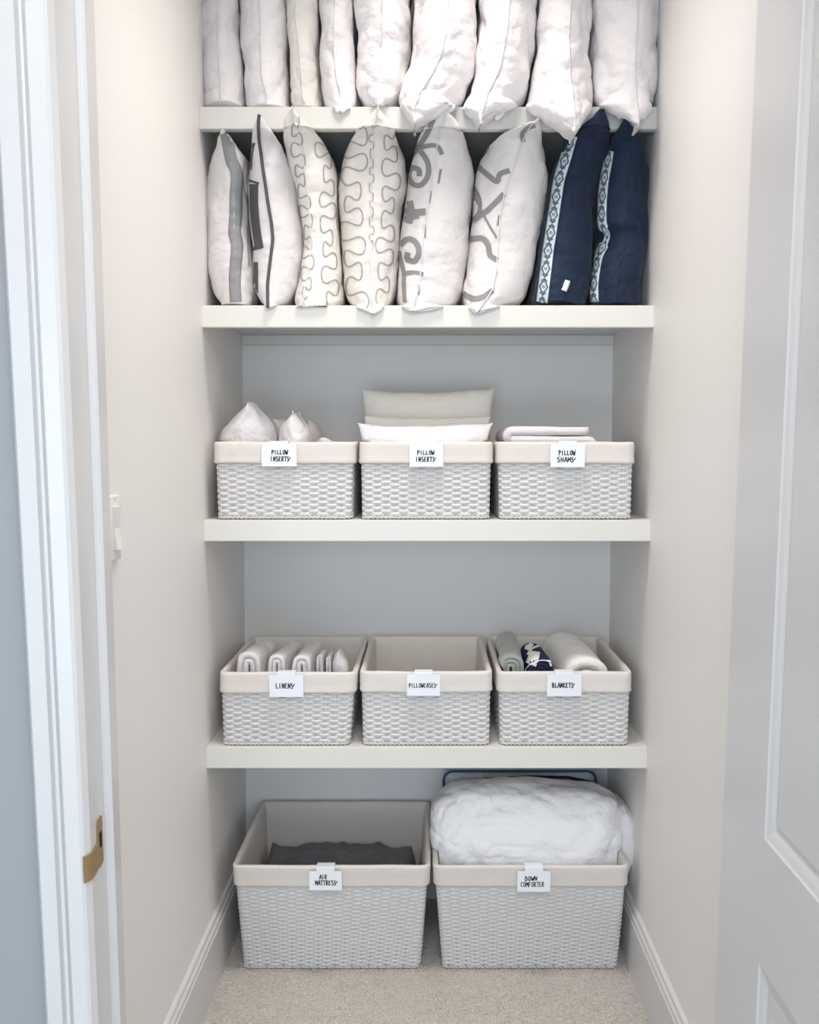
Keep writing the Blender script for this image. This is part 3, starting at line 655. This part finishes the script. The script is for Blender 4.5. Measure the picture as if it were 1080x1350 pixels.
clip_label('ins1', 345.5, 391.5, 614.8, [('PILLOW', 358, 380, 593.5, 599), ('INSERT$', 356.5, 382, 602, 608)], 'white clip-on label reading PILLOW INSERTS on the leftmost upper basket')
clip_label('ins2', 540, 584.5, 615.5, [('PILLOW', 550, 573, 594, 599.5), ('INSERT$', 548, 574, 602.5, 608.5)], 'white clip-on label reading PILLOW INSERTS on the middle upper basket')
clip_label('sham', 725.5, 771, 616, [('PILLOW', 736.5, 759, 594, 600), ('SHAM$', 734.5, 758, 603, 609)], 'white clip-on label reading PILLOW SHAMS')
clip_label('linen', 355.5, 400.5, 918.5, [('LINEN$', 363.5, 387.5, 901, 907.5)], 'white clip-on label reading LINENS')
clip_label('cases', 536.5, 580.5, 917, [('PILLOWCASE$', 539, 575.5, 901, 906.5)], 'white clip-on label reading PILLOWCASES')
clip_label('blank', 721, 766.5, 917.5, [('BLANKET$', 728, 757, 900.5, 906.5)], 'white clip-on label reading BLANKETS')
clip_label('air', 408, 451, 1173, [('AIR', 421, 431.5, 1153.5, 1159), ('MATTRES$', 415.5, 444, 1161, 1167)], 'white clip-on label reading AIR MATTRESS', True)
clip_label('down', 682, 725.5, 1175, [('DOWN', 692, 709, 1155.5, 1161), ('COMFORTER', 686.5, 718, 1163, 1169)], 'white clip-on label reading DOWN COMFORTER', True)

# ------------------------------------------------------------------ things in the baskets
def lump(bm, rows, yf, yb, nv=50, na=48, e=2.4, zmin=None):
    """closed body from silhouette rows (py, left, right, front, back) all at their mid depth"""
    R_ = interp([(r[0], r[1], r[2], r[3] if len(r) > 3 else yf, r[4] if len(r) > 4 else yb) for r in rows], nv); rings = []
    for py, xl, xr, f, b in R_:
        ym = (f + b) / 2; a = P(xl, py, ym); c = P(max(xr, xl+.5), py, ym); cx = (a.x + c.x) / 2; rx = (c.x - a.x) / 2; ry = (b - f) / 2; z = a.z
        if zmin is not None: z = max(z, zmin)
        ring = []
        for k in range(na):
            t = 2 * math.pi * k / na; ct, st = math.cos(t), math.sin(t)
            ring.append(bm.verts.new((cx + rx * math.copysign(abs(ct) ** (2/e), ct), ym + ry * math.copysign(abs(st) ** (2/e), st), z)))
        rings.append(ring)
    for A, B in zip(rings, rings[1:]):
        for j in range(na): bm.faces.new((A[j], A[(j+1) % na], B[(j+1) % na], B[j]))
    bm.faces.new(rings[0]); bm.faces.new(rings[-1][::-1]); bmesh.ops.recalc_face_normals(bm, faces=bm.faces)
def seam_line(bm, pts, m, root, name='seam'):
    st = Stroke(bm); b2 = bmesh.new(); st.lay(b2, pts, 1.6, 0, lift=.0012); return b2
def insert(rows, yf, yb, label, m, group, zf, seam=None, seed=1, amp=.003):
    root = empty('pillow_insert', (P(rows[0][1], rows[0][0], (yf+yb)/2).x, (yf+yb)/2, zf), label, 'pillow insert', group)
    bm = bmesh.new(); lump(bm, rows, yf, yb, zmin=zf + .001, e=1.7, nv=64); wrinkle(bm, amp * 1.5, seed, (9, 22), zmin=zf+.001); keep_in(bm, 'ins1')
    b2 = None
    if seam: st = Stroke(bm); b2 = bmesh.new(); st.lay(b2, seam, 1.3, 0, lift=.0015)
    finish('cover', bm, m, root)
    if b2: finish('seam', b2, m, root)
    return root
zf = BK['ins1']['zf']; gi = 'pillow inserts peeking out of the upper left basket'
insert([(531, 332, 334.5), (537, 325, 341), (545, 317, 349), (553, 306, 356), (565, 293, 363), (577, 288, 366), (590, 288, 366), (640, 300, 362), (670, 310, 350)], .06, .19, 'white pillow insert with its tall pointed corner up, left side of the upper left basket', M['down'], gi, zf, seam=[(334, 536), (342, 548), (347, 562), (350, 580)], seed=31)
insert([(542, 390, 392), (547, 384, 397), (554, 376, 403), (562, 370, 408), (572, 367.5, 411), (590, 367.5, 412), (640, 372, 408), (670, 375, 395)], .05, .16, 'white pillow insert with a smaller pointed corner up, beside the tall-cornered one', M['down'], gi, zf, seam=[(391, 545), (399, 556), (405, 568), (408, 582)], seed=32)
insert([(553, 352, 375), (557, 350, 386), (566, 348, 398), (580, 346, 405), (600, 346, 405), (650, 350, 400)], .20, .30, 'white pillow insert hidden behind the two pointed corners of the upper left basket', M['cream_linen'], gi, zf, seed=33)
insert([(554, 404, 412), (560, 402, 419), (570, 402, 423), (582, 402, 424), (600, 402, 424), (650, 405, 422)], .17, .27, 'slim cream pillow insert behind the smaller pointed corner', M['cream_linen'], gi, zf, seed=34)
insert([(579, 425, 440), (581, 417, 449), (585, 413, 454), (600, 413, 456), (650, 415, 454)], .05, .28, 'flat white pillow insert barely showing at the right of the upper left basket', M['white_linen'], gi, zf, seed=35)
def cushion_mesh(w_, h_, t_, pinch, n=44, corner=.0):
    bm = bmesh.new(); G_ = {}
    for s in (1, -1):
        for i in range(n + 1):
            for j in range(n + 1):
                u = math.sin((2*i/n - 1) * math.pi/2); v = math.sin((2*j/n - 1) * math.pi/2)
                if s < 0 and (i in (0, n) or j in (0, n)): G_[(s, i, j)] = G_[(1, i, j)]; continue
                x = u * w_/2 * (1 - pinch * (1 - v*v)); z = v * h_/2 * (1 - pinch * (1 - u*u) * 1.2)
                k = max(0, (1-u*u) * (1-v*v)) ** .42
                G_[(s, i, j)] = bm.verts.new((x, s * t_/2 * k, z))
    for s in (1, -1):
        for i in range(n):
            for j in range(n):
                q = [G_[(s, i, j)], G_[(s, i+1, j)], G_[(s, i+1, j+1)], G_[(s, i, j+1)]]; bm.faces.new(q if s < 0 else q[::-1])
    return bm
def flat_insert(x0, x1, zc, y, h_, t_, rx, label, m, seed, pinch=.09, rz=0):
    bm = cushion_mesh(x1 - x0, h_, t_, pinch); wrinkle(bm, .003, seed, (8, 20))
    bm.transform(Matrix.Translation(((x0+x1)/2, y, zc)) @ Matrix.Rotation(rz, 4, 'Y') @ Matrix.Rotation(rx, 4, 'X'))
    keep_in(bm, 'ins2')
    zlo = min(v.co.z for v in bm.verts)
    root = empty('pillow_insert', ((x0+x1)/2, y, zlo), label, 'pillow insert', 'pillow inserts stacked in the upper middle basket')
    # piping along the outline
    bm.verts.ensure_lookup_table(); n = 44; finish('cover', bm, m, root); return root
zr = BK['ins2']['zr']; f2 = BK['ins2']['zf']
a = P(476, 514, .27); b = P(652, 513, .27)
flat_insert(a.x, b.x, a.z - .122, .27, .25, .10, math.radians(-6), 'grey-white pillow insert with pointed corners standing tallest in the upper middle basket', M['cream_linen'], 41, .06)
a = P(482, 552, .185); b = P(646, 552, .185)
flat_insert(a.x, b.x, a.z - .09, .165, .19, .075, math.radians(-3), 'cream pillow insert in the upper middle basket, sandwiched between front and tallest ones', M['cream_linen'], 42, .02)
a = P(470.5, 559, .075); b = P(651, 561, .075)
flat_insert(a.x, b.x, a.z - .076, .075, .16, .085, math.radians(-3), 'bright white pillow insert with two pointed corners, frontmost in the upper middle basket', M['down'], 43, .10)
# folded sham
def folded(px0, px1, py_top, y0, y1, zf, layers, th, label, m, seed):
    a = P(px0, py_top, (y0+y1)/2 - .05); b = P(px1, py_top, (y0+y1)/2 - .05); zt = a.z; H = zt - zf; nl = layers
    pitch = H / nl; pts = []
    for l in range(nl):                              # serpentine centre line, folds alternate left and right
        z = zt - pitch * (l + .5); xs = np.linspace(a.x + pitch/2, b.x - pitch/2, 14)
        if l % 2 == 0: xs = xs[::-1]
        pts += [(x, z) for x in xs]
        if l < nl - 1:
            s = -1 if l % 2 == 0 else 1; cx = xs[-1]
            for k in range(1, 6):
                t = math.pi * k / 6; pts.append((cx + s * pitch/2 * math.sin(t), z - pitch/2 + pitch/2 * math.cos(t)))
    bm = bmesh.new(); n = len(pts); ny = 24; th_ = pitch * .46; O = []; I = []
    for k in range(n):
        p0, p1 = pts[max(k-1, 0)], pts[min(k+1, n-1)]; d = Vector((p1[0]-p0[0], p1[1]-p0[1])).normalized(); nn = Vector((-d.y, d.x))
        O.append((pts[k][0] + nn.x * th_, pts[k][1] + nn.y * th_)); I.append((pts[k][0] - nn.x * th_, pts[k][1] - nn.y * th_))
    loop = O + I[::-1]; rings = []
    for j in range(ny + 1):
        y = y0 + (y1 - y0) * j / ny; rings.append([bm.verts.new((x, y, max(z, zf + .001))) for x, z in loop])
    for A, B in zip(rings, rings[1:]):
        m_ = len(A)
        for i in range(m_): bm.faces.new((A[i], A[(i+1) % m_], B[(i+1) % m_], B[i]))
    for rg in (rings[0], rings[-1]):
        for i in range(n - 1): bm.faces.new((rg[i], rg[i+1], rg[2*n-2-i], rg[2*n-1-i]))
    wrinkle(bm, .0016, seed, (8, 20)); keep_in(bm, 'sham')
    return tag(finish('folded_sham', bm, m, loc=((a.x+b.x)/2, (y0+y1)/2, zf)), label, 'pillow sham', None)
folded(666, 775, 563, .05, .30, BK['sham']['zf'], 9, .01, 'folded white pillow sham rising out of the PILLOW SHAMS basket', M['white_linen'], 51)
# rolled cloth: flattened spirals standing in the baskets
def roll(name, px0, px1, py_top, yfront, yback, zf, turns, label, cat, group, m, seed, lean=0, amp=.0015, h_=None, band=None, e=2.0, taper=0, hem=None):
    a = P(px0, py_top, yfront); b = P(px1, py_top, yfront); cx = (a.x+b.x)/2; rx = abs(b.x-a.x)/2; top = a.z
    hh = (top - zf - .001) if h_ is None else h_; cz = top - hh/2; rz = hh/2
    bm = bmesh.new(); n = turns * 36; th = .80 / turns / 2; O = []; I = []
    for k in range(n + 1):
        q = k / n; ang = math.pi * 2 * turns * q + math.pi * 1.15; rr = .16 + .84 * q
        for L, r_ in ((O, rr), (I, rr - th * 1.97)):
            r_ = max(r_, .02); L.append((r_, ang))
    def pt(r_, ang, y, j):
        ca, sa = math.cos(ang), math.sin(ang); s = 1.0
        # flattened spiral: the core is a slit, so inner turns keep the height of the outer ones less their wall
        if rz > rx: return (cx + lean * (y - yfront) + rx * r_ * ca, y, cz + (rz - rx) * max(-1, min(1, sa * 1.6)) + rx * r_ * sa)
        ex = rx * r_; ez = rz * r_
        return (cx + lean * (y - yfront) + ex * math.copysign(abs(ca) ** (2/e), ca), y, cz + ez * math.copysign(abs(sa) ** (2/e), sa))
    ny = 30; rings = []
    for j in range(ny + 1):
        t = j / ny; y = yfront + (yback - yfront) * t
        sh = 1 - taper * t; end = min(t, 1 - t) * ny; ro = 1 - (.05 if end < .5 else .015 if end < 1.5 else 0)
        ring = []
        for (r_, an) in O + I[::-1]:
            y_ = y - .004 * (1 - r_) * (1 if t < .5 else -1) * (-1) if end < .5 else y
            x_, yy, z_ = pt(r_ * ro, an, y_, j); ring.append(bm.verts.new((cx + lean*(y-yfront) + (x_ - cx - lean*(y-yfront)) * sh, yy, max(zf + .001, top - (top - z_) - (1-sh) * hh * .0))))
        rings.append(ring)
    mlen = len(rings[0])
    for A, B in zip(rings, rings[1:]):
        for i in range(mlen): bm.faces.new((A[i], A[(i+1) % mlen], B[(i+1) % mlen], B[i]))
    for rg in (rings[0], rings[-1]):
        for i in range(n): bm.faces.new((rg[i], rg[i+1], rg[mlen-2-i], rg[mlen-1-i]))
    bm.normal_update(); offv = Vector((seed * 2.3, 0, seed))
    for v in bm.verts:                                # soft unevenness common to all turns
        d = Vector((noise.noise(v.co * 14 + offv), 0, noise.noise(v.co * 14 - offv))) * amp * 2 + v.normal * 0
        v.co += d
        if v.co.z < zf + .001: v.co.z = zf + .001
    keep_in(bm, 'linen' if cat == 'linen' else 'blank')
    bmesh.ops.recalc_face_normals(bm, faces=bm.faces)
    st = Stroke(bm)
    if band:
        for (pts, w_, mi) in band: st.lay(bm, pts, w_, mi, lift=.0012, across=4)
    o = finish(name, bm, m, loc=(cx, (yfront+yback)/2, zf)); return tag(o, label, cat, group)
zl = BK['linen']['zf']; gl = 'rolled linens in the LINENS basket'
roll('rolled_linen', 308, 350, 857, .045, .20, zl, 2, 'thickest white rolled linen at the left end of the LINENS basket', 'linen', gl, M['white_linen'], 61, lean=.10, amp=.002)
roll('rolled_linen', 350.5, 381, 862, .045, .21, zl, 2, 'white rolled linen with a grey stitched edge, beside the thickest roll', 'linen', gl, [M['white_linen'], M['thread']], 62, lean=.10, amp=.0015)
roll('rolled_linen', 381.5, 415.5, 862, .045, .22, zl, 2, 'white rolled linen with a dark hollow centre, beside the narrow folded ones', 'linen', gl, M['white_linen'], 63, lean=.07, amp=.0015)
roll('rolled_linen', 416, 427, 864, .055, .12, zl, 2, 'slim white folded linen next to the hollow-centred roll', 'linen', gl, M['white_linen'], 64, lean=.05, amp=.001)
roll('rolled_linen', 428, 436.5, 866, .055, .12, zl, 2, 'slimmest white folded linen before the pointed one in the LINENS basket', 'linen', gl, M['white_linen'], 65, lean=.05, amp=.001)
bm = bmesh.new(); lump(bm, [(857, 446.5, 448.5), (863, 442, 453), (872, 438.5, 458), (885, 437.5, 461), (920, 438, 461), (960, 440, 458)], .05, .11, zmin=zl+.001); wrinkle(bm, .002, 66, (12, 25), zmin=zl+.001)
tag(finish('folded_linen', bm, M['white_linen'], loc=(P(450, 900, .08).x, .08, zl)), 'small white linen folded to a point at the right of the LINENS basket', 'linen', gl)
zb_ = BK['blank']['zf']
roll('rolled_blanket', 655, 696, 863, .05, .335, zb_, 3, 'sage grey rolled blanket in the BLANKETS basket', 'blanket', 'rolled blankets', M['sage'], 71, lean=.04, amp=.003)
def ck(*p): return [(x / 5.4 + 640, y / 5.4 + 815) for x, y in p]
nb = [(ck((302, 262), (335, 218), (400, 198), (458, 228), (500, 285)), 2.6, 1), (ck((285, 372), (330, 322), (400, 298), (468, 312), (512, 352)), 1.5, 1),
      (ck((352, 238), (345, 280), (324, 330)), 14, 1), (ck((452, 236), (470, 280), (488, 335)), 10, 1), (ck((330, 178), (312, 200), (300, 228)), 8, 1), (ck((392, 150), (425, 165), (460, 200)), 7, 1)]
roll('rolled_blanket', 694, 735.5, 866, .045, .22, zb_, 3, 'navy and white patterned rolled blanket in the BLANKETS basket', 'blanket', 'rolled blankets', [M['navy_knit'], M['towel']], 72, lean=-.02, amp=.001, band=nb)
roll('rolled_blanket', 738, 815, 860, .05, .335, zb_, 2, 'thick white rolled blanket in the BLANKETS basket', 'blanket', 'rolled blankets', M['towel'], 73, lean=-.05, amp=.003)
# pillowcases lying flat at the bottom
bm = bmesh.new(); b = BK['cases']; box(bm, (b['xb'][0]+.035, .05, b['zf']+.001), (b['xb'][1]-.035, .33, b['zf']+.02), .006)
bmesh.ops.subdivide_edges(bm, edges=bm.edges, cuts=6, use_grid_fill=True); wrinkle(bm, .002, 80, (10, 20), zmin=b['zf']+.001)
tag(finish('folded_pillowcase', bm, M['cream_linen'], loc=(0, .19, b['zf'])), 'folded cream pillowcase lying deep in the PILLOWCASES basket', 'pillowcase')
# air mattress
b = BK['air']; bm = bmesh.new(); x0, x1 = b['xb'][0]+.004, b['xb'][1]-.004; zt = b['zr'] - .062; n = 50; g = {}
for i in range(n+1):
    for j in range(n+1):
        u, v = i/n, j/n; e = min(1, min(u, 1-u, v, 1-v) * 16); x = x0 + (x1-x0)*u; y = .105 + .28*v
        q = Vector((x*9, y*9, 3)); z = b['zf']+.002 + (zt - b['zf'] - .05) * (e ** .5) + (.030 * (noise.noise(q) + .5) + .010 * ridge(q, 1.2) + .007 * noise.noise(q * 3)) * e
        g[i, j] = bm.verts.new((x, y, z))
for i in range(n):
    for j in range(n): bm.faces.new((g[i,j], g[i+1,j], g[i+1,j+1], g[i,j+1]))
bd = [g[i,0] for i in range(n+1)] + [g[n,j] for j in range(1,n+1)] + [g[i,n] for i in range(n-1,-1,-1)] + [g[0,j] for j in range(n-1,0,-1)]
bm.faces.new(bd[::-1]); keep_in(bm, 'air', .022)
tag(finish('air_mattress', bm, M['mattress'], loc=((x0+x1)/2, .25, b['zf'])), 'crumpled dark grey deflated air mattress deep in the large basket', 'air mattress')
# comforter and its bag
zd = BK['down']['zf']
bm = bmesh.new()
lump(bm, [(1029, 640, 715, .17, .20), (1031, 612, 748, .15, .22), (1037, 592, 785, .125, .25), (1046, 578, 806, .105, .28), (1060, 570, 815, .09, .30), (1080, 566.5, 818, .072, .31), (1105, 567, 821), (1130, 571, 822.5), (1145, 574, 822), (1200, 586, 810), (1240, 590, 800)], .062, .31, nv=120, na=180, e=3.2, zmin=zd+.001)
for v in bm.verts:                                    # folded layers sag forward over the rim
    if v.co.z > BK['down']['zr'] + .006 and v.co.y < .2: v.co.y -= .014 * math.sin(min(1, (v.co.z - BK['down']['zr']) / .12) * math.pi * .8)
wrinkle(bm, .010, 91, (6, 17), aniso=(.8, 1, 1.3), zmin=zd+.001); keep_in(bm, 'down', .0135)
tag(finish('down_comforter', bm, M['comforter'], loc=(P(695, 1200, .2).x, .2, zd)), 'puffy white down comforter heaped above the large right basket', 'comforter')
bm = bmesh.new()
lump(bm, [(1058, 812, 822), (1066, 806, 832), (1080, 803, 838), (1100, 803, 840), (1118, 803, 837), (1135, 803, 826), (1148, 803, 815)], .12, .26, nv=40, na=50, e=2.3); wrinkle(bm, .003, 92, (9, 20))
tag(finish('rolled_duvet_insert', bm, M['down'], loc=(P(822, 1140, .19).x, .19, P(822, 1145, .19).z)), 'white rolled bedding end squeezed between the comforter and the right wall', 'bedding')
def bag():
    y0, y1 = .325, .395; xa = P(585, 1030, y0).x; xb = P(786, 1030, y0).x; zt = P(600, 1017, y0).z; z0 = zd + .003
    root = empty('storage_bag', ((xa+xb)/2, (y0+y1)/2, z0), 'clear vinyl storage bag with navy blue piping standing behind the comforter', 'storage bag')
    bm = bmesh.new(); box(bm, (xa, y0, z0), (xb, y1, zt), .022); bmesh.ops.subdivide_edges(bm, edges=[e for e in bm.edges if e.calc_length() > .06], cuts=8, use_grid_fill=True)
    wrinkle(bm, .003, 95, (9, 18)); keep_in(bm, 'down')
    for v in bm.verts: v.co.z = min(v.co.z, zt)
    finish('vinyl_body', bm, M['clear'], root)
    def frame(y):
        r = .024; pts = []
        for cx_, cz_, a0 in ((xb-r, zt-r, 0), (xa+r, zt-r, 90), (xa+r, z0+r, 180), (xb-r, z0+r, 270)):
            for k in range(7):
                t = math.radians(a0 + 15*k); pts.append((cx_ + r*math.cos(t), y, cz_ + r*math.sin(t)))
        return pts
    bm = bmesh.new(); tube(bm, frame(y0+.001), .0032, closed=True, up=Vector((0, 1, 0))); finish('piping', bm, M['bagblue'], root)
    bm = bmesh.new(); pts = [P(586, 1046, y0-.004), P(598, 1038, y0-.005), P(620, 1029, y0-.006), P(660, 1026, y0-.006), P(700, 1024, y0-.006), P(750, 1025, y0-.005), P(778, 1031, y0-.004), P(785, 1042, y0-.003)]
    tube(bm, pts, .004, .003, up=Vector((0, 1, 0))); finish('zip_binding', bm, M['bagbase'], root)
SHT = SH[3][0] - SH[3][1]
bag()
